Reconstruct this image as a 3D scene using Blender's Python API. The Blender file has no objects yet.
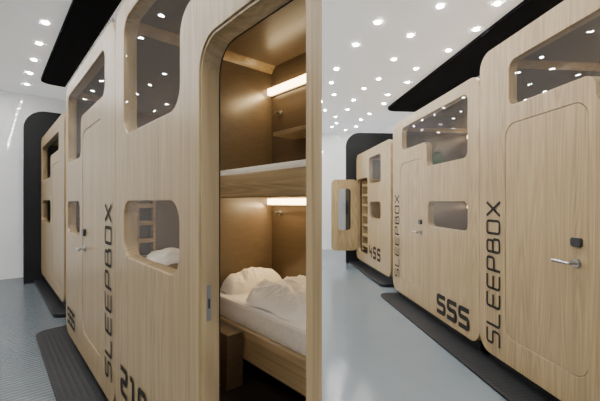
import bpy, bmesh, math, random
from mathutils import Vector, Matrix, noise
random.seed(4)
C = bpy.context.scene.collection
FPX, EYE = 350.0, 1.35
CEIL = 3.3

# ------------------------------------------------------------------ materials
def new_mat(name):
    m = bpy.data.materials.new(name); m.use_nodes = True
    nt = m.node_tree; nt.nodes.clear()
    out = nt.nodes.new('ShaderNodeOutputMaterial')
    return m, nt, out
def principled(name, col, rough=.5, metal=0, noise_amt=0.06, noise_scale=6, bump=0, bump_scale=200, spec=.5, ribs=0, glow=0, coat=0):
    m, nt, out = new_mat(name)
    b = nt.nodes.new('ShaderNodeBsdfPrincipled')
    b.inputs['Roughness'].default_value = rough; b.inputs['Metallic'].default_value = metal
    b.inputs['Specular IOR Level'].default_value = spec
    if coat:
        b.inputs['Coat Weight'].default_value = coat; b.inputs['Coat Roughness'].default_value = .0; b.inputs['Coat IOR'].default_value = 1.8
    if glow:
        b.inputs['Emission Color'].default_value = (*col, 1); b.inputs['Emission Strength'].default_value = glow
    tc = nt.nodes.new('ShaderNodeTexCoord'); nz = nt.nodes.new('ShaderNodeTexNoise')
    nz.inputs['Scale'].default_value = noise_scale; nz.inputs['Detail'].default_value = 4
    nt.links.new(tc.outputs['Object'], nz.inputs['Vector'])
    rp = nt.nodes.new('ShaderNodeValToRGB')
    lo = [c*(1-noise_amt) for c in col]; hi = [min(1, c*(1+noise_amt)) for c in col]
    rp.color_ramp.elements[0].position = .3; rp.color_ramp.elements[1].position = .7
    rp.color_ramp.elements[0].color = (*lo, 1); rp.color_ramp.elements[1].color = (*hi, 1)
    nt.links.new(nz.outputs['Fac'], rp.inputs['Fac']); nt.links.new(rp.outputs['Color'], b.inputs['Base Color'])
    if bump:
        if ribs:
            mp = nt.nodes.new('ShaderNodeMapping'); mp.inputs['Rotation'].default_value = (0, 0, ribs)
            v = nt.nodes.new('ShaderNodeTexWave'); v.inputs['Scale'].default_value = bump_scale
            nt.links.new(tc.outputs['Object'], mp.inputs['Vector']); nt.links.new(mp.outputs[0], v.inputs['Vector'])
            h = v.outputs['Fac']
            mx = nt.nodes.new('ShaderNodeMix'); mx.data_type = 'RGBA'; mx.blend_type = 'MULTIPLY'; mx.inputs[0].default_value = .35
            nt.links.new(rp.outputs['Color'], mx.inputs[6]); nt.links.new(v.outputs['Color'], mx.inputs[7]); nt.links.new(mx.outputs[2], b.inputs['Base Color'])
        else:
            v = nt.nodes.new('ShaderNodeTexVoronoi'); v.inputs['Scale'].default_value = bump_scale
            v.inputs['Randomness'].default_value = 0.0
            nt.links.new(tc.outputs['Object'], v.inputs['Vector']); h = v.outputs['Distance']
        bp = nt.nodes.new('ShaderNodeBump'); bp.inputs['Strength'].default_value = bump; bp.inputs['Distance'].default_value = .004
        nt.links.new(h, bp.inputs['Height']); nt.links.new(bp.outputs['Normal'], b.inputs['Normal'])
    nt.links.new(b.outputs[0], out.inputs[0])
    return m
def wood(name, dark, light, axis='x', rough=.30, ring=.09):
    m, nt, out = new_mat(name); N = nt.nodes.new; L = nt.links.new
    b = N('ShaderNodeBsdfPrincipled'); b.inputs['Roughness'].default_value = rough
    b.inputs['Specular IOR Level'].default_value = .5
    tc = N('ShaderNodeTexCoord'); oi = N('ShaderNodeObjectInfo')
    mul = N('ShaderNodeMath'); mul.operation = 'MULTIPLY'; mul.inputs[1].default_value = 13.0
    L(oi.outputs['Random'], mul.inputs[0])
    add = N('ShaderNodeVectorMath'); add.operation = 'ADD'
    L(tc.outputs['Object'], add.inputs[0]); L(mul.outputs[0], add.inputs[1])
    def nz(scale, sc, det, dist):
        mp = N('ShaderNodeMapping'); mp.inputs['Scale'].default_value = scale
        L(add.outputs[0], mp.inputs['Vector'])
        n = N('ShaderNodeTexNoise'); n.inputs['Scale'].default_value = sc; n.inputs['Detail'].default_value = det
        n.inputs['Distortion'].default_value = dist
        L(mp.outputs[0], n.inputs['Vector']); return n
    if axis == 'x': a, c, e = (.25, 2, 5.5), (1.2, 30, 115), (.25, 8, 24)
    else: a, c, e = (5.5, 2, .25), (115, 30, 1.2), (24, 8, .25)
    n1 = nz(a, 1.5, 1.0, .2); n2 = nz(c, 2.0, 2, .1); n3 = nz(e, 1.5, 2, .1)
    w = N('ShaderNodeMath'); w.operation = 'MULTIPLY'; w.inputs[1].default_value = 105
    L(n1.outputs['Fac'], w.inputs[0])
    sn = N('ShaderNodeMath'); sn.operation = 'SINE'; L(w.outputs[0], sn.inputs[0])
    s2 = N('ShaderNodeMath'); s2.operation = 'MULTIPLY'; s2.inputs[1].default_value = ring
    L(sn.outputs[0], s2.inputs[0])
    s3 = N('ShaderNodeMath'); s3.operation = 'MULTIPLY_ADD'; s3.inputs[1].default_value = .55; L(n3.outputs['Fac'], s3.inputs[0]); L(s2.outputs[0], s3.inputs[2])
    ad = N('ShaderNodeMath'); ad.operation = 'MULTIPLY_ADD'; ad.inputs[1].default_value = .5; L(n2.outputs['Fac'], ad.inputs[0]); L(s3.outputs[0], ad.inputs[2])
    rp = N('ShaderNodeValToRGB')
    rp.color_ramp.elements[0].position = .25; rp.color_ramp.elements[1].position = .77
    rp.color_ramp.elements[0].color = (*dark, 1); rp.color_ramp.elements[1].color = (*light, 1)
    L(ad.outputs[0], rp.inputs['Fac']); L(rp.outputs['Color'], b.inputs['Base Color'])
    L(b.outputs[0], out.inputs[0]); return m
def emit(name, col, strength):
    m, nt, out = new_mat(name)
    e = nt.nodes.new('ShaderNodeEmission'); e.inputs[0].default_value = (*col, 1); e.inputs[1].default_value = strength
    nt.links.new(e.outputs[0], out.inputs[0]); return m
def glass(name, tint, base=.045, graze=.05):
    m, nt, out = new_mat(name); N = nt.nodes.new; L = nt.links.new
    t = N('ShaderNodeBsdfTransparent'); t.inputs[0].default_value = (*tint, 1)
    g = N('ShaderNodeBsdfGlossy'); g.inputs['Roughness'].default_value = .005; g.inputs[0].default_value = (.9, .93, .95, 1)
    lw = N('ShaderNodeLayerWeight'); lw.inputs[0].default_value = .5
    pw = N('ShaderNodeMath'); pw.operation = 'POWER'; pw.inputs[1].default_value = 4.5; L(lw.outputs['Facing'], pw.inputs[0])
    ma = N('ShaderNodeMath'); ma.operation = 'MULTIPLY_ADD'; ma.inputs[1].default_value = graze; ma.inputs[2].default_value = base
    L(pw.outputs[0], ma.inputs[0])
    mx = N('ShaderNodeMixShader')
    L(ma.outputs[0], mx.inputs[0]); L(t.outputs[0], mx.inputs[1]); L(g.outputs[0], mx.inputs[2])
    L(mx.outputs[0], out.inputs[0]); return m

LA = math.atan2(350, -310)          # direction of the left row
M = {}
OD, OL = (.230, .160, .080), (.455, .330, .170)
M['oak'] = wood('pale_oak', OD, OL, 'z')
M['oak_h'] = wood('pale_oak_lengthwise', OD, OL, 'x')
M['jamb'] = wood('jamb_oak', (.24, .168, .086), (.42, .305, .16), 'z')
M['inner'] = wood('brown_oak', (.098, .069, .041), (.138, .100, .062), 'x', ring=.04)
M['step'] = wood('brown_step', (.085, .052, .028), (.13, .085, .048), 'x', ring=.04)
M['white'] = principled('white_wall', (.88, .885, .89), .6, noise_amt=.01, noise_scale=2, spec=.1, coat=1.0)
M['ceil'] = principled('glowing_ceiling_paint', (.93, .935, .94), .6, noise_amt=.005, noise_scale=2, glow=.28)  # plain ceiling, no lamp: even emission added to brighten it and the room
M['floor'] = principled('blue_grey_floor', (.150, .180, .202), .15, noise_amt=.03, noise_scale=3, bump=.04, bump_scale=28)
M['floor_rib'] = principled('ribbed_grey_floor', (.125, .148, .167), .26, noise_amt=.05, noise_scale=3, bump=.55, bump_scale=7, ribs=-LA)
M['black'] = principled('black_laminate', (.008, .009, .011), .5, noise_amt=.1, spec=.3)
M['band'] = principled('matt_black_band', (.006, .0065, .008), .9, noise_amt=.1, spec=.05)
M['mat'] = principled('black_rubber', (.011, .012, .014), .5, noise_amt=.15, bump=.9, bump_scale=26, spec=.3)
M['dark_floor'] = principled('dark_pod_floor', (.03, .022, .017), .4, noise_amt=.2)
M['ink'] = principled('dark_lettering', (.014, .012, .011), .65, spec=.25)
M['steel'] = principled('brushed_steel', (.42, .42, .42), .3, 1)
M['dark_steel'] = principled('dull_steel', (.24, .24, .245), .35, 1)
M['plastic'] = principled('black_plastic', (.02, .02, .022), .3)
M['linen'] = principled('cream_linen', (.83, .77, .67), .9, noise_amt=.02, noise_scale=14)
M['mattress'] = principled('cream_ticking', (.79, .735, .64), .85, noise_amt=.05, noise_scale=40)
M['green'] = principled('green_canvas', (.05, .12, .045), .8, noise_amt=.15, noise_scale=20)
M['glass'] = glass('window_glass', (.97, .975, .975))
M['dark_glass'] = glass('smoked_glass', (.65, .66, .67), .10, .2)
M['warm'] = emit('warm_strip', (1.0, .74, .40), 13)
M['warm_dim'] = emit('warm_strip_dim', (1.0, .76, .46), 9)
M['spot'] = emit('downlight_glow', (1.0, .97, .93), 540)
M['ring'] = principled('white_trim', (.8, .8, .8), .4)

# ------------------------------------------------------------------ frames: a row of pods, x = along the row towards the camera, y = into the pods
class Frame:
    def __init__(s, x0, d):
        v = Vector((x0-300, FPX)).normalized(); s.u = v; s.n = Vector((v.y, -v.x)); s.d = d
        s.rz = math.atan2(-v.y, -v.x)
    def pt(s, a, p, z=0):
        q = s.u*a + s.n*p; return Vector((q.x, q.y, z))
    def mat(s, a, p, z=0): return Matrix.Translation(s.pt(a, p, z)) @ Matrix.Rotation(s.rz, 4, 'Z')
LF = Frame(-10, .56)
RF = Frame(266, 1.85)

# ------------------------------------------------------------------ helpers
def tag(o, label, cat, group=None):
    o['label'] = label; o['category'] = cat
    if group: o['group'] = group
    return o
def empty(name, mat):
    o = bpy.data.objects.new(name, None); C.objects.link(o); o.matrix_world = mat; o.empty_display_size = .1
    return o
def link(name, me, mat, parent=None, world=None, smooth=False):
    o = bpy.data.objects.new(name, me); C.objects.link(o)
    if mat is not None:
        me.materials.clear(); me.materials.append(mat)
    if parent: o.parent = parent
    if world is not None: o.matrix_world = world
    if smooth:
        for p in me.polygons: p.use_smooth = True
    return o
def round_poly(pts, r, closed=True, n=8):
    out = []; k = len(pts)
    for i, v in enumerate(pts):
        v = Vector(v)
        rr = r[i] if isinstance(r, (list, tuple)) else r
        if rr <= 0 or (not closed and i in (0, k-1)): out.append(v); continue
        a = Vector(pts[i-1]) - v; b = Vector(pts[(i+1) % k]) - v
        la, lb = a.length, b.length; a.normalize(); b.normalize()
        t = min(rr, .49*la, .49*lb)
        p0 = v + a*t; p3 = v + b*t; p1 = p0 + (v-p0)*.55; p2 = p3 + (v-p3)*.55
        for j in range(n+1):
            q = j/n; out.append(p0*(1-q)**3 + p1*3*q*(1-q)**2 + p2*3*q*q*(1-q) + p3*q**3)
    return out
def rect(x0, z0, x1, z1, r): return round_poly([(x0, z0), (x1, z0), (x1, z1), (x0, z1)], r)
def curve_mesh(loops, thick, bevel=.003):
    cu = bpy.data.curves.new('outline', 'CURVE'); cu.dimensions = '2D'; cu.fill_mode = 'BOTH'
    cu.extrude = max(thick/2 - bevel, .0003); cu.bevel_depth = bevel; cu.bevel_resolution = 1
    for lp in loops:
        sp = cu.splines.new('POLY'); sp.points.add(len(lp)-1)
        for i, q in enumerate(lp): sp.points[i].co = (q[0], q[1], 0, 1)
        sp.use_cyclic_u = True
    ob = bpy.data.objects.new('outline', cu); C.objects.link(ob)
    bpy.context.view_layer.update()
    dg = bpy.context.evaluated_depsgraph_get()
    me = bpy.data.meshes.new_from_object(ob.evaluated_get(dg))
    bpy.data.objects.remove(ob); bpy.data.curves.remove(cu)
    bm = bmesh.new(); bm.from_mesh(me); bmesh.ops.remove_doubles(bm, verts=bm.verts, dist=1e-5)
    bmesh.ops.recalc_face_normals(bm, faces=bm.faces); bm.to_mesh(me); bm.free()
    return me
def panel(loops, y0, y1, bevel=.003):        # outline in x,z ; thickness from y0 to y1
    me = curve_mesh(loops, y1-y0, bevel)
    me.transform(Matrix.Translation((0, (y0+y1)/2, 0)) @ Matrix.Rotation(math.pi/2, 4, 'X')); return me
def slab(loops, z0, z1, bevel=.003):         # outline in x,y
    me = curve_mesh(loops, z1-z0, bevel); me.transform(Matrix.Translation((0, 0, (z0+z1)/2))); return me
def box_bm(bm, x0, x1, y0, y1, z0, z1):
    r = bmesh.ops.create_cube(bm, size=1)
    bmesh.ops.scale(bm, verts=r['verts'], vec=(x1-x0, y1-y0, z1-z0))
    bmesh.ops.translate(bm, verts=r['verts'], vec=((x0+x1)/2, (y0+y1)/2, (z0+z1)/2))
    return r['verts']
def bm_mesh(bm, name='mesh', bevel=0):
    if bevel: bmesh.ops.bevel(bm, geom=[e for e in bm.edges], offset=bevel, segments=2, affect='EDGES', profile=.5)
    me = bpy.data.meshes.new(name); bm.to_mesh(me); bm.free(); return me
def boxes(lst, bevel=0):
    bm = bmesh.new()
    for b in lst: box_bm(bm, *b)
    return bm_mesh(bm, bevel=bevel)
RAY = Vector((322-300, FPX, 0)).normalized()
RN = Vector((RAY.y, -RAY.x, 0))
def cut(me, world, off, keep_left=True):                     # trim against the dividing wall
    inv = world.inverted(); co = inv @ (-RN*off); no = (inv.to_3x3() @ RN).normalized()
    bm = bmesh.new(); bm.from_mesh(me)
    g = bmesh.ops.bisect_plane(bm, geom=bm.verts[:]+bm.edges[:]+bm.faces[:], dist=1e-6, plane_co=co, plane_no=no, clear_outer=keep_left, clear_inner=not keep_left)
    ed = [e for e in g['geom_cut'] if isinstance(e, bmesh.types.BMEdge)]
    try: bmesh.ops.triangle_fill(bm, use_beauty=True, use_dissolve=False, edges=ed)
    except Exception: pass
    bmesh.ops.recalc_face_normals(bm, faces=bm.faces)
    bm.to_mesh(me); bm.free(); return me

# ------------------------------------------------------------------ lettering
W_ = .62
GL = {'S': [[(W_, 1), (0, 1), (0, .52), (W_, .52), (W_, 0), (0, 0)]], 'L': [[(0, 1), (0, 0), (W_, 0)]],
      'E': [[(W_, 1), (0, 1), (0, 0), (W_, 0)], [(0, .5), (W_*.9, .5)]],
      'P': [[(0, 0), (0, 1), (W_, 1), (W_, .44), (0, .44)]],
      'B': [[(0, .5), (0, 1), (W_*.9, 1), (W_*.9, .52), (0, .52)], [(0, .52), (0, 0), (W_, 0), (W_, .52), (W_*.5, .52)]],
      'O': [[(W_*.5, 0), (0, 0), (0, 1), (W_, 1), (W_, 0), (W_*.5, 0)]], 'X': [[(0, 0), (W_, 1)], [(0, 1), (W_, 0)]],
      '2': [[(0, 1), (W_, 1), (W_, .5), (0, .5), (0, 0), (W_, 0)]], '1': [[(W_*.2, 1), (W_*.6, 1), (W_*.6, 0)]],
      '4': [[(0, 1), (0, .42), (W_, .42)], [(W_*.8, .75), (W_*.8, 0)]]}
GL['0'] = GL['O']; GL['5'] = GL['S']
def text_mesh(txt, h, length, stroke, place, wide=.70, only=None, fil=.14):
    """strokes of each glyph; place(gx, gy) -> local x, z on the front"""
    bm = bmesh.new(); n = len(txt); adv = (length - wide*h)/(n-1) if n > 1 else 0
    wd = stroke/2
    for i, ch in enumerate(txt):
        if only is not None and i != only: continue
        for pl in GL[ch]:
            pl = [(q[0]*wide/W_*h, q[1]*h) for q in pl]
            pts = round_poly(pl, fil*h if ch != 'X' else 0, closed=False, n=5)
            P = [Vector((i*adv + q[0], q[1])) for q in pts]
            L_, R_ = [], []
            for k, q in enumerate(P):
                d = (P[min(k+1, len(P)-1)] - P[max(k-1, 0)]).normalized(); nn = Vector((-d.y, d.x))*wd
                if k == 0: q = q - d*wd*.8
                if k == len(P)-1: q = q + d*wd*.8
                L_.append(q+nn); R_.append(q-nn)
            for k in range(len(P)-1):
                vs = []
                for qq in (L_[k], R_[k], R_[k+1], L_[k+1]):
                    x, z = place(qq.x, qq.y); vs.append(bm.verts.new((x, -.0045, z)))
                bm.faces.new(vs)
    bmesh.ops.remove_doubles(bm, verts=bm.verts, dist=1e-5)
    bmesh.ops.recalc_face_normals(bm, faces=bm.faces)
    return bm_mesh(bm)
def vert_text(x1, z0): return lambda gx, gy: (x1-gy, z0+gx)
def flat_text(x0, z0): return lambda gx, gy: (x0+gx, z0+gy)

# ------------------------------------------------------------------ pods
DEPTH = 1.14
def lever_mesh(x, z, direction):
    bm = bmesh.new()
    r = bmesh.ops.create_cone(bm, cap_ends=True, segments=20, radius1=.026, radius2=.026, depth=.012)
    bmesh.ops.rotate(bm, verts=r['verts'], matrix=Matrix.Rotation(math.pi/2, 3, 'X')); bmesh.ops.translate(bm, verts=r['verts'], vec=(x, -.006, z))
    r = bmesh.ops.create_cone(bm, cap_ends=True, segments=14, radius1=.010, radius2=.010, depth=.05)
    bmesh.ops.rotate(bm, verts=r['verts'], matrix=Matrix.Rotation(math.pi/2, 3, 'X')); bmesh.ops.translate(bm, verts=r['verts'], vec=(x, -.032, z))
    r = bmesh.ops.create_cone(bm, cap_ends=True, segments=14, radius1=.010, radius2=.009, depth=.13)
    bmesh.ops.rotate(bm, verts=r['verts'], matrix=Matrix.Rotation(math.pi/2, 3, 'Y')); bmesh.ops.translate(bm, verts=r['verts'], vec=(x+direction*.055, -.055, z))
    return bm_mesh(bm)
def make_pod(fr, s_far, W, label, upper, lower, door, text=None, number=None, opened=None, handle=None, square_end=False, trim=False, d=None, rw=.075, ZB=.10, ZT=2.47, dz1=1.92, dr_=.10, nwide=.82):
    world = fr.mat(s_far, fr.d if d is None else d)
    pod = empty('sleeping_pod', world); tag(pod, label, 'sleeping pod')
    T = (lambda me, off=.031: cut(me, world, off)) if trim else (lambda me, off=0: me)
    r = .13
    outer = round_poly([(0, ZB), (W, ZB), (W, ZT), (0, ZT)], [r, 0, 0, r] if square_end else r)
    loops = [outer, round_poly(upper, rw)]
    if lower: loops.append(rect(*lower, rw))
    dz0 = .30
    dloop = rect(door[0], dz0, door[1], dz1, dr_); loops.append(dloop)
    link('front_panel', T(panel(loops, 0, .07, .003), 0), M['oak'], pod)
    g = .04
    inner = round_poly([(g, ZB+g), (W-g, ZB+g), (W-g, ZT-g), (g, ZT-g)], [r-g, 0, 0, r-g] if square_end else r-g)
    link('body_shell', T(panel([outer, inner], .068, DEPTH, .002)), M['oak'], pod)
    link('back_panel', T(panel([outer], DEPTH, DEPTH+.03, .002)), M['oak'], pod)
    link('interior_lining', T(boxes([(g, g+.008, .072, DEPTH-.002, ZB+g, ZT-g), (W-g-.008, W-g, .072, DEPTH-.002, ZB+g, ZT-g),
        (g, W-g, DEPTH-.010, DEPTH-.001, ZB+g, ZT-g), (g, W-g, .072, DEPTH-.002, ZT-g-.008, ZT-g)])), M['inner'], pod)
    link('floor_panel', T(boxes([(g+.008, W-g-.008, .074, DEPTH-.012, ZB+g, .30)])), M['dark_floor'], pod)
    up = link('upper_window_pane', T(panel([round_poly([(x, z) for x, z in upper], rw)], .006, .012, .001)), M['glass'], pod)
    if lower: link('lower_window_pane', T(panel([rect(*lower, rw)], .006, .012, .001)), M['glass'], pod)
    # bunks
    xs = g+.01
    link('lower_bunk_board', T(panel([rect(xs, .45, W-g-.01, .612, .03)], .535, .565, .010)), M['oak_h'], pod)
    link('lower_bunk_base', T(boxes([(xs, W-g-.01, .566, DEPTH-.012, .53, .575)])), M['oak_h'], pod)
    link('upper_bunk_board', T(panel([rect(xs, 1.385, W-g-.01, 1.508, .03)], .535, .565, .010)), M['oak_h'], pod)
    link('upper_bunk_base', T(boxes([(xs, W-g-.01, .566, DEPTH-.012, 1.40, 1.44)])), M['oak_h'], pod)
    # door
    gp = .008
    if opened is None:
        d_ = link('door', panel([rect(door[0]+gp, dz0+gp, door[1]-gp, dz1-gp, dr_-.005)], .003, .05, .002), M['oak'], pod)
        d_['label'] = 'closed door flush with the pod front'
        if handle:
            hx, dr = handle
            h = link('handle', lever_mesh(hx, .985, dr), M['steel'], d_); h['label'] = 'steel lever handle'
            k = link('keypad', panel([rect(hx-.032, 1.085, hx+.032, 1.135, .012)], -.016, .004, .003), M['plastic'], d_)
            k['label'] = 'black electronic lock'
    elif opened == 'swung':
        w = .58
        hole = rect(.14, .74, w-.16, 1.64, .07)
        me = panel([rect(0, dz0+gp, w-.016, dz1-gp, .09), hole], 0, .03, .002)
        rot = Matrix.Translation((door[0]+.002, -.006, 0)) @ Matrix.Rotation(-math.pi/2, 4, 'Z')
        me.transform(rot); d_ = link('door', me, M['oak'], pod); d_['label'] = 'door swung wide open'
        mm = panel([hole], .010, .016, .001); mm.transform(rot)
        link('door_pane', mm, M['dark_glass'], d_)
        bm = bmesh.new(); x0 = door[0]+.06; x1 = door[1]-.06
        box_bm(bm, x1, x1+.03, .09, .30, .32, 1.80); box_bm(bm, x0, x0+.03, .09, .30, .32, 1.80)
        for i in range(7): box_bm(bm, x0+.03, x1, .09, .30, .42+i*.21, .465+i*.21)
        link('shelf_rack', bm_mesh(bm), M['oak_h'], pod)
        link('rack_back', boxes([(x0, x1+.03, .31, .33, .32, 1.80)]), M['black'], pod)
    else:
        q = .012
        ring = [rect(door[0]+.002, dz0+.002, door[1]-.002, dz1-.002, dr_), rect(door[0]+q, dz0+q, door[1]-q, dz1-q, dr_-.008)]
        gk = link('door_jamb', T(panel(ring, .006, .074, .001), .02), M['jamb'], pod); gk['label'] = 'wooden jamb lining the doorway'
        ring = [rect(door[0]-.002, dz0-.002, door[1]+.002, dz1+.002, dr_), rect(door[0]+q+.002, dz0+q+.002, door[1]-q-.002, dz1-q-.002, dr_-.01)]
        gk = link('door_seal', T(panel(ring, .0745, .078, .0005)), M['black'], pod); gk['label'] = 'thin black seal round the doorway'
    if text:
        link('lettering', text_mesh('SLEEPBOX', *text[0], vert_text(*text[1]), wide=.66), M['ink'], pod)
    if number:
        for i in range(len(number[0])):
            link('number_character', text_mesh(number[0], *number[1], flat_text(*number[2]), wide=nwide, only=i), M['ink'], pod)
    return pod, world

def ell(x0, xs, x1, zl, zs, zt, tall_far=True):
    if tall_far: return [(x0, zl), (xs, zl), (xs, zs), (x1, zs), (x1, zt), (x0, zt)]
    return [(x0, zs), (xs, zs), (xs, zl), (x1, zl), (x1, zt), (x0, zt)]
def box4(x0, x1, z0, z1): return [(x0, z0), (x1, z0), (x1, z1), (x0, z1)]
# left row
podA, wA = make_pod(LF, 2.295, 1.85, 'nearest oak pod of the left row, open doorway showing lit bunks and white bedding',
    ell(.17, .95, 1.66, 1.72, 2.10, 2.37), (.17, 1.045, .945, 1.36), (1.116, 1.690), number=('210', (.135, .41, .031), (.14, .28)),
    opened='gone', square_end=True, trim=True, rw=.10, dz1=1.93, dr_=.115, nwide=.72)
st = link('strike_plate', boxes([(1.1275, 1.1302, .024, .042, .92, 1.05)], .0008), M['dark_steel'], podA); st['label'] = 'dull steel strike plate on the door jamb'
link('latch_hole', boxes([(1.1298, 1.1308, .029, .037, .965, 1.0)]), M['plastic'], st)
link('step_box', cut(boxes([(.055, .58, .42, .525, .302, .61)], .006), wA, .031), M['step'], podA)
bm = bmesh.new()
for y in (.09, .185): box_bm(bm, .055, .10, y, y+.016, .45, 1.37)
for i in range(8): box_bm(bm, .055, .10, .106, .185, .58+i*.105, .605+i*.105)
link('ladder', bm_mesh(bm), M['oak_h'], podA)
link('ledge', boxes([(.105, .38, .095, .34, .985, 1.0)]), M['oak_h'], podA)
podB, wB = make_pod(LF, 4.10, 1.79, 'closed oak pod second from camera in the left row, vertical lettering near its right edge',
    ell(.11, .74, 1.55, 1.72, 2.05, 2.36), (.09, 1.06, .70, 1.36), (.81, 1.49), text=((.148, 1.08, .020), (1.725, .25)),
    number=('SSS', (.125, .36, .030), (.12, .22)), handle=(.90, 1))
podC, wC = make_pod(LF, 7.24, 2.4, 'farthest oak pod of the left row, half hidden beside the black end panel',
    ell(.16, 1.2, 2.0, 1.70, 2.0, 2.24), (.16, 1.04, 1.2, 1.38), (1.4, 2.15), d=.64, ZT=2.40, ZB=.17, dz1=1.86)
# right row
podD, wD = make_pod(RF, 4.97, 2.085, 'middle oak pod of the right row with number SSS low on its front',
    ell(.34, 1.07, 1.91, 1.76, 2.05, 2.36, False), (1.11, 1.07, 1.91, 1.36), (.29, 1.01), text=((.15, 1.14, .020), (.245, .30)),
    number=('SSS', (.165, .57, .046), (1.35, .18)), handle=(.92, -1), dz1=1.88, nwide=.86)
podE, wE = make_pod(RF, 2.875, 2.085, 'nearest oak pod of the right row, large lettering beside closed door with black lock',
    ell(.355, 1.07, 1.91, 1.90, 2.08, 2.43, False), (1.11, 1.08, 1.91, 1.355), (.32, 1.03), text=((.155, 1.15, .022), (.260, .195)),
    handle=(.955, -1), dz1=1.95, ZT=2.605)
podF, wF = make_pod(RF, 7.50, 2.1, 'small far oak pod of the right row with its door swung open into the corridor',
    box4(.93, 1.62, 1.70, 2.20), (.95, 1.05, 1.62, 1.36), (.06, .84), number=('455', (.18, .62, .050), (.98, .33)), opened='swung', d=1.97, ZT=2.36, ZB=.14, dz1=1.84, nwide=.78)

# ------------------------------------------------------------------ things inside the pods
def in_pod(world, name, me, mat, label, cat, base, group=None, smooth=False):
    """me is in pod coordinates; the origin goes to base"""
    me.transform(Matrix.Translation(-Vector(base)))
    o = link(name, me, mat, world=world @ Matrix.Translation(base), smooth=smooth); tag(o, label, cat, group); return o
def in_a(*a, **k): return in_pod(wA, *a, **k)
def mattress(z0, z1):
    bm = bmesh.new(); box_bm(bm, .056, 1.7, .57, 1.125, z0, z1)
    me = bm_mesh(bm, bevel=.02); return cut(me, wA, .034)
in_a('mattress', mattress(.577, .735), M['mattress'], 'cream mattress on the lower bunk under the crumpled bedding', 'mattress', (.6, .8, .577))
in_a('mattress', mattress(1.442, 1.558), M['mattress'], 'cream mattress on the upper bunk behind the rounded rail', 'mattress', (.6, .8, 1.442))
def rumple(cx, cy, cz, sx, sy, h, seed, fold, crease, puff=.5, smooth=3):
    """a soft heap of cloth: rounded rectangle dome with folds and creases, closed by its rim"""
    nx, ny = 200, 170
    bm = bmesh.new(); grid = []
    for i in range(nx+1):
        row = []
        for j in range(ny+1):
            a = 2*i/nx-1; b = 2*j/ny-1
            e = max(0, 1-(abs(a)**2.8+abs(b)**2.8))**puff
            x = a*sx; y = b*sy
            q = Vector((x*4+seed, y*4+seed*.3, seed))
            k = Vector((x, y, 0))+Vector((noise.noise(q), noise.noise(q+Vector((9, 2, 4))), 0))*.08
            v1 = min(1, abs(noise.noise(Vector((k.x*4.0+k.y*2+seed, k.y*2.6-k.x*1.6, 1))))*3.0)**.7
            c1 = (1-min(1, abs(noise.noise(Vector((k.x*12+k.y*9+seed, (k.y-k.x)*2.6, 8))))*2.0))**1.4
            c2 = (1-min(1, abs(noise.noise(Vector((k.x*3.4-k.y*2.5+seed, k.y*14+k.x*6, 12))))*2.0))**1.4
            c3 = (1-min(1, abs(noise.noise(Vector((k.x*28-k.y*20+seed, k.y*6+k.x*6, 17))))*2.3))**1.4
            m1 = min(1, max(0, .5+.9*noise.noise(q*1.3+Vector((4, 4, 1)))))
            z = e*(h*(.85+.30*noise.noise(q*.7)) + fold*(v1-.4) + crease*e*(c1*m1+c2*(1-m1)+.35*c3))
            sq = 1 + .08*noise.noise(Vector((a*2+seed, b*2, 3)))*(1-e*.4)
            row.append(bm.verts.new((x*sq, y*sq, max(z, 0))))
        grid.append(row)
    for i in range(nx):
        for j in range(ny): bm.faces.new((grid[i][j], grid[i+1][j], grid[i+1][j+1], grid[i][j+1]))
    for it in range(smooth): bmesh.ops.smooth_vert(bm, verts=bm.verts, factor=.5, use_axis_x=False, use_axis_y=False, use_axis_z=True)
    me = bm_mesh(bm); me.transform(Matrix.Translation((cx, cy, cz))); return me
in_a('pillow', rumple(.190, .86, .737, .122, .24, .125, 2.2, .022, .022, .5), M['linen'], 'plump cream pillow at the far end of the lower bunk', 'pillow', (.190, .86, .737), smooth=True)
in_a('duvet', cut(rumple(.69, .825, .737, .345, .23, .088, 6.4, .026, .050, .5), wA, .04), M['linen'], 'crumpled cream duvet heaped on the lower bunk beside the pillow', 'duvet', (.69, .825, .737), smooth=True)
in_a('pillow', rumple(.24, .215, 1.001, .125, .11, .085, 5.1, .012, .014, .5), M['linen'], 'small pale pillow seen through the lower window of the nearest left pod', 'pillow', (.24, .215, 1.001), smooth=True)
# green bag hanging inside the middle right pod, by its upper window
gb = empty('hanging_bag', wD @ Matrix.Translation((.050, .62, 1.80))); tag(gb, 'small green bag hanging inside the middle right pod, seen through its upper window', 'bag')
bm = bmesh.new(); bmesh.ops.create_uvsphere(bm, u_segments=24, v_segments=16, radius=1)
for v in bm.verts:
    c = v.co; k = 1-.25*max(0, c.z)
    v.co = Vector((.060+c.x*.055, c.y*.13*k, .14+c.z*.14)) + Vector((0, 0, .008*noise.noise(c*4)))
link('bag_body', bm_mesh(bm), M['green'], gb, smooth=True)
bm = bmesh.new()
for k in range(10):
    a0 = math.pi*k/10; a1 = math.pi*(k+1)/10
    p = [Vector((.05, math.cos(a)*.055, .26+math.sin(a)*.10)) for a in (a0, a1)]
    vs = [bm.verts.new(p[0]+Vector((-.012, 0, 0))), bm.verts.new(p[0]+Vector((.012, 0, 0))), bm.verts.new(p[1]+Vector((.012, 0, 0))), bm.verts.new(p[1]+Vector((-.012, 0, 0)))]
    bm.faces.new(vs)
bmesh.ops.remove_doubles(bm, verts=bm.verts, dist=1e-5)
link('strap', bm_mesh(bm), M['green'], gb)
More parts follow.
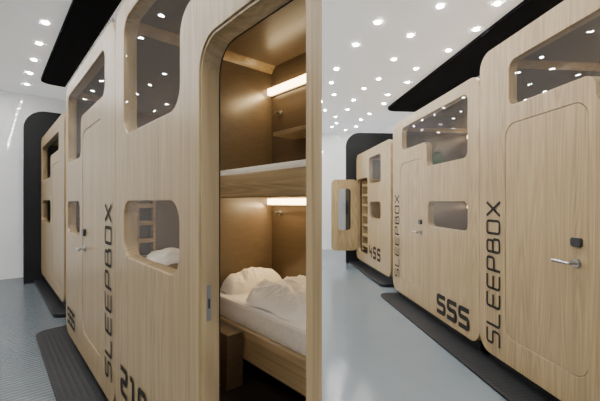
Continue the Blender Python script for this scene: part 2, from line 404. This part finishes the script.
def strip(w, x, z, x0, x1, label, mat, trim=True, watts=0):
    mw = w @ Matrix.Translation((x, DEPTH-.011, z))
    t = empty('strip_lamp', mw); tag(t, label, 'lamp')
    me = boxes([(x0, x1, -.012, 0, -.032, .030)])
    if trim: cut(me, mw, .04)
    link('housing', me, M['oak_h'], t)
    me = boxes([(x0+.005, x1-.005, -.048, -.013, -.025, .021)])
    if trim: cut(me, mw, .042)
    link('diffuser', me, mat, t)
    if watts:
        ld = bpy.data.lights.new('strip_light', 'AREA'); ld.shape = 'RECTANGLE'; ld.size = .5; ld.size_y = .04; ld.energy = watts; ld.color = (1, .72, .38)
        lo = bpy.data.objects.new('strip_light', ld); C.objects.link(lo)
        lo.matrix_world = mw @ Matrix.Translation((.02 if trim else .6, -.07, -.03)) @ Matrix.Rotation(math.radians(-40), 4, 'X')
strip(wA, .3, 2.22, -.25, 1.0, 'glowing warm strip lamp above the upper bunk of the open pod', M['warm'], watts=2.4)
strip(wA, .3, 1.355, -.25, 1.0, 'glowing warm strip lamp below the upper bunk of the open pod', M['warm'], watts=3.6)
for w_, nm, x1 in ((wB, 'second pod of the left row', 1.2), (wD, 'middle pod of the right row', 1.4), (wE, 'nearest pod of the right row', 1.4), (wF, 'far pod of the right row', 1.4)):
    strip(w_, .3, 2.30 if w_ in (wD, wE) else 2.20, -.2, x1, f'warm strip lamp inside the {nm}, seen through its upper window', M['warm_dim'], False, 2.5)
    strip(w_, .3, 1.285, -.2, x1, f'warm strip lamp inside the {nm}, seen through its lower window', M['warm_dim'], False, 2.5)
in_a('wall_shelf', cut(boxes([(.34, 1.0, .92, DEPTH-.011, 1.81, 1.835)], .002), wA, .04), M['oak_h'], 'small wooden wall shelf over the upper bunk', 'shelf', (.4, 1.05, 1.81))
def hook(z, label):
    bm = bmesh.new()
    r = bmesh.ops.create_cone(bm, cap_ends=True, segments=18, radius1=.022, radius2=.02, depth=.012)
    bmesh.ops.rotate(bm, verts=r['verts'], matrix=Matrix.Rotation(math.pi/2, 3, 'X'))
    r = bmesh.ops.create_cone(bm, cap_ends=True, segments=12, radius1=.008, radius2=.013, depth=.04)
    bmesh.ops.rotate(bm, verts=r['verts'], matrix=Matrix.Rotation(math.pi/2, 3, 'X')); bmesh.ops.translate(bm, verts=r['verts'], vec=(0, -.024, 0))
    me = bm_mesh(bm); o = link('coat_peg', me, M['steel'], world=wA @ Matrix.Translation((.16, DEPTH-.0175, z))); tag(o, label, 'peg')
hook(2.04, 'small steel peg on the back wall under the upper lamp'); hook(1.27, 'small steel peg on the back wall under the lower lamp')

# ------------------------------------------------------------------ black ceiling bands, end panels and floor strips
def ribbon(fr, s_far, length, end_s, p_end, side, trim, band, pod_end, foot_y):
    s0, s1, p0, p1 = band
    wb = fr.mat(s0, p0)
    me = slab([round_poly([(0, 0), (s0-s1, 0), (s0-s1, p1-p0), (0, p1-p0)], [.25, 0, 0, 0])], CEIL-.045, CEIL-.001, .006)
    if trim: cut(me, wb, .004)
    o = link('ceiling_band', me, M['band'], world=wb); tag(o, f'broad flat black band on the ceiling above the {side} row of pods', 'ceiling band')
    w = fr.mat(s_far, fr.d)
    me = slab([round_poly([(0, -.22), (length, -.22), (length, 1.19), (0, 1.19)], [.16, 0, 0, 0])], 0, .02, .003)
    if trim: cut(me, w, .004)
    o = link('floor_strip', me, M['mat'], world=w); tag(o, f'black studded floor strip under the nearer pods of the {side} row', 'floor strip')
    w2 = fr.mat(end_s, p_end)
    sh = empty('black_shell', w2); tag(sh, f'black rounded shell behind the farthest pod of the {side} row', 'shell')
    me = panel([round_poly([(0, .0), (1.3, .0), (1.3, 2.88), (0, 2.88)], [.02, 0, 0, .30])], 0, .07, .008)
    me.transform(Matrix.Rotation(math.pi/2, 4, 'Z')); link('end_panel', me, M['black'], sh)
    L_ = end_s-pod_end
    link('foot', slab([round_poly([(.002, foot_y), (L_, foot_y), (L_, 1.25), (.002, 1.25)], [.02, .1, 0, 0])], 0, .05, .006), M['black'], sh)
ribbon(LF, 4.50, 4.5, 7.31, .42, 'left', True, (6.95, 0, .60, .93), 4.90, .14)
ribbon(RF, 4.99, 4.8, 7.59, 1.77, 'right', False, (7.15, -.5, 2.48, 3.2), 5.38, .05)
def plinth(pod, W, world, trim=False, z0=.021, zb=.10):
    me = boxes([(.06, W-.06, .05, 1.1, z0, zb-.002)])
    if trim: cut(me, world, .035)
    link('plinth', me, M['black'], pod)
plinth(podA, 1.85, wA, True); plinth(podB, 1.79, wB); plinth(podC, 2.4, wC, z0=.051, zb=.17); plinth(podD, 2.085, wD); plinth(podE, 2.085, wE); plinth(podF, 2.1, wF, z0=.051, zb=.14)
# dark tufts standing along the top of the second left pod
bm = bmesh.new()
for i in range(420):
    x = random.uniform(.25, 1.65); y = random.uniform(.02, .14); h = random.uniform(.03, .12); lx = random.uniform(-.05, .05); ly = random.uniform(-.04, .03)
    a = bm.verts.new((x-.008, y, 0)); b = bm.verts.new((x+.008, y, 0)); c = bm.verts.new((x+lx, y+ly, h)); bm.faces.new((a, b, c))
fr_ = link('bristle_fringe', bm_mesh(bm), M['band'], world=wB @ Matrix.Translation((0, 0, 2.476)))
tag(fr_, 'ragged black fringe along the top edge of the second left pod', 'fringe'); fr_['kind'] = 'stuff'

# ------------------------------------------------------------------ room
def struct(name, me, mat, world=None):
    o = link(name, me, mat, world=world if world is not None else Matrix.Identity(4)); o['kind'] = 'structure'; return o
I4 = Matrix.Identity(4)
struct('floor', cut(boxes([(-11, 7, -3, 14, -.1, 0)]), I4, .015, False), M['floor'])
struct('floor', cut(boxes([(-11, 7, -3, 14, -.1, 0)]), I4, .015, True), M['floor_rib'])
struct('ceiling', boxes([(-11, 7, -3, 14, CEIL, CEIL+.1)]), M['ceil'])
ang = math.atan2(RAY.y, RAY.x)
struct('wall_divider', boxes([(.93, 2.62, .004, .030, 0, CEIL)]), M['white'], Matrix.Rotation(ang, 4, 'Z'))
wr = LF.mat(11, 1.84)
struct('wall_rear', cut(boxes([(0, 10.5, 0, .05, 0, CEIL)]), wr, .004), M['white'], wr)
struct('wall_left', boxes([(-.1, 0, -6, 1.83-.56, 0, CEIL)]), M['white'], LF.mat(8.0, .56))
struct('wall_back', boxes([(-.1, 0, -6.3, 1.4, 0, CEIL)]), M['white'], RF.mat(9.8, 1.85))
struct('wall_right', boxes([(0, 12, 0, .1, 0, CEIL)]), M['white'], RF.mat(9.8, 1.97+1.25))

# ------------------------------------------------------------------ downlights
bm = bmesh.new()
r = bmesh.ops.create_cone(bm, cap_ends=True, segments=24, radius1=.028, radius2=.028, depth=.006)
for f in bm.faces: f.material_index = 1
prof = [(.029, -.003), (.031, -.007), (.037, -.006), (.039, 0)]
rings = []
for (rr, z) in prof: rings.append([bm.verts.new((rr*math.cos(a*math.tau/24), rr*math.sin(a*math.tau/24), z)) for a in range(24)])
for k in range(3):
    for a in range(24): bm.faces.new((rings[k][a], rings[k+1][a], rings[k+1][(a+1) % 24], rings[k][(a+1) % 24]))
dl = bm_mesh(bm); dl.materials.append(M['ring']); dl.materials.append(M['spot'])
spots = []
def downlight(q, side):
    if any((q-k).length < .25 for k in spots): return
    spots.append(q)
    o = bpy.data.objects.new('downlight', dl); C.objects.link(o); o.location = (q.x, q.y, CEIL-.003)
    tag(o, f'small round glowing downlight in the ceiling of the {side} corridor', 'ceiling light', f'downlights of the {side} corridor')
for i in range(13):
    for j, p in enumerate((.45, -.2, -.85, -1.5, -2.15)):
        s = -.6 + i*.66 + (.33 if j % 2 else 0)
        if s > 7.8: continue
        downlight(LF.pt(s, p), 'left')
for i in range(18):
    for j in range(9):
        p = 2.26 - j*.56 + random.uniform(-.13, .13); s = -.6 + i*.62 + (.31 if j % 2 else 0) + random.uniform(-.13, .13)
        if s > 9.6: continue
        q = RF.pt(s, p)
        pl = q.x*LF.n.x + q.y*LF.n.y
        if q.dot(RN) < .12:
            if pl < 2.05: continue
        downlight(q, 'right')

# ------------------------------------------------------------------ world and camera
w = bpy.data.worlds.new('World'); bpy.context.scene.world = w; w.use_nodes = True
bg = w.node_tree.nodes['Background']; bg.inputs[0].default_value = (.97, .985, 1, 1); bg.inputs[1].default_value = .5
cam = bpy.data.cameras.new('Camera'); co = bpy.data.objects.new('Camera', cam); C.objects.link(co)
co.location = (0, 0, EYE); co.rotation_euler = (math.pi/2, 0, 0)
cam.sensor_fit = 'HORIZONTAL'; cam.sensor_width = 36; cam.lens = 36*FPX/600; cam.shift_y = 1.5/600; cam.clip_start = .03
bpy.context.scene.camera = co
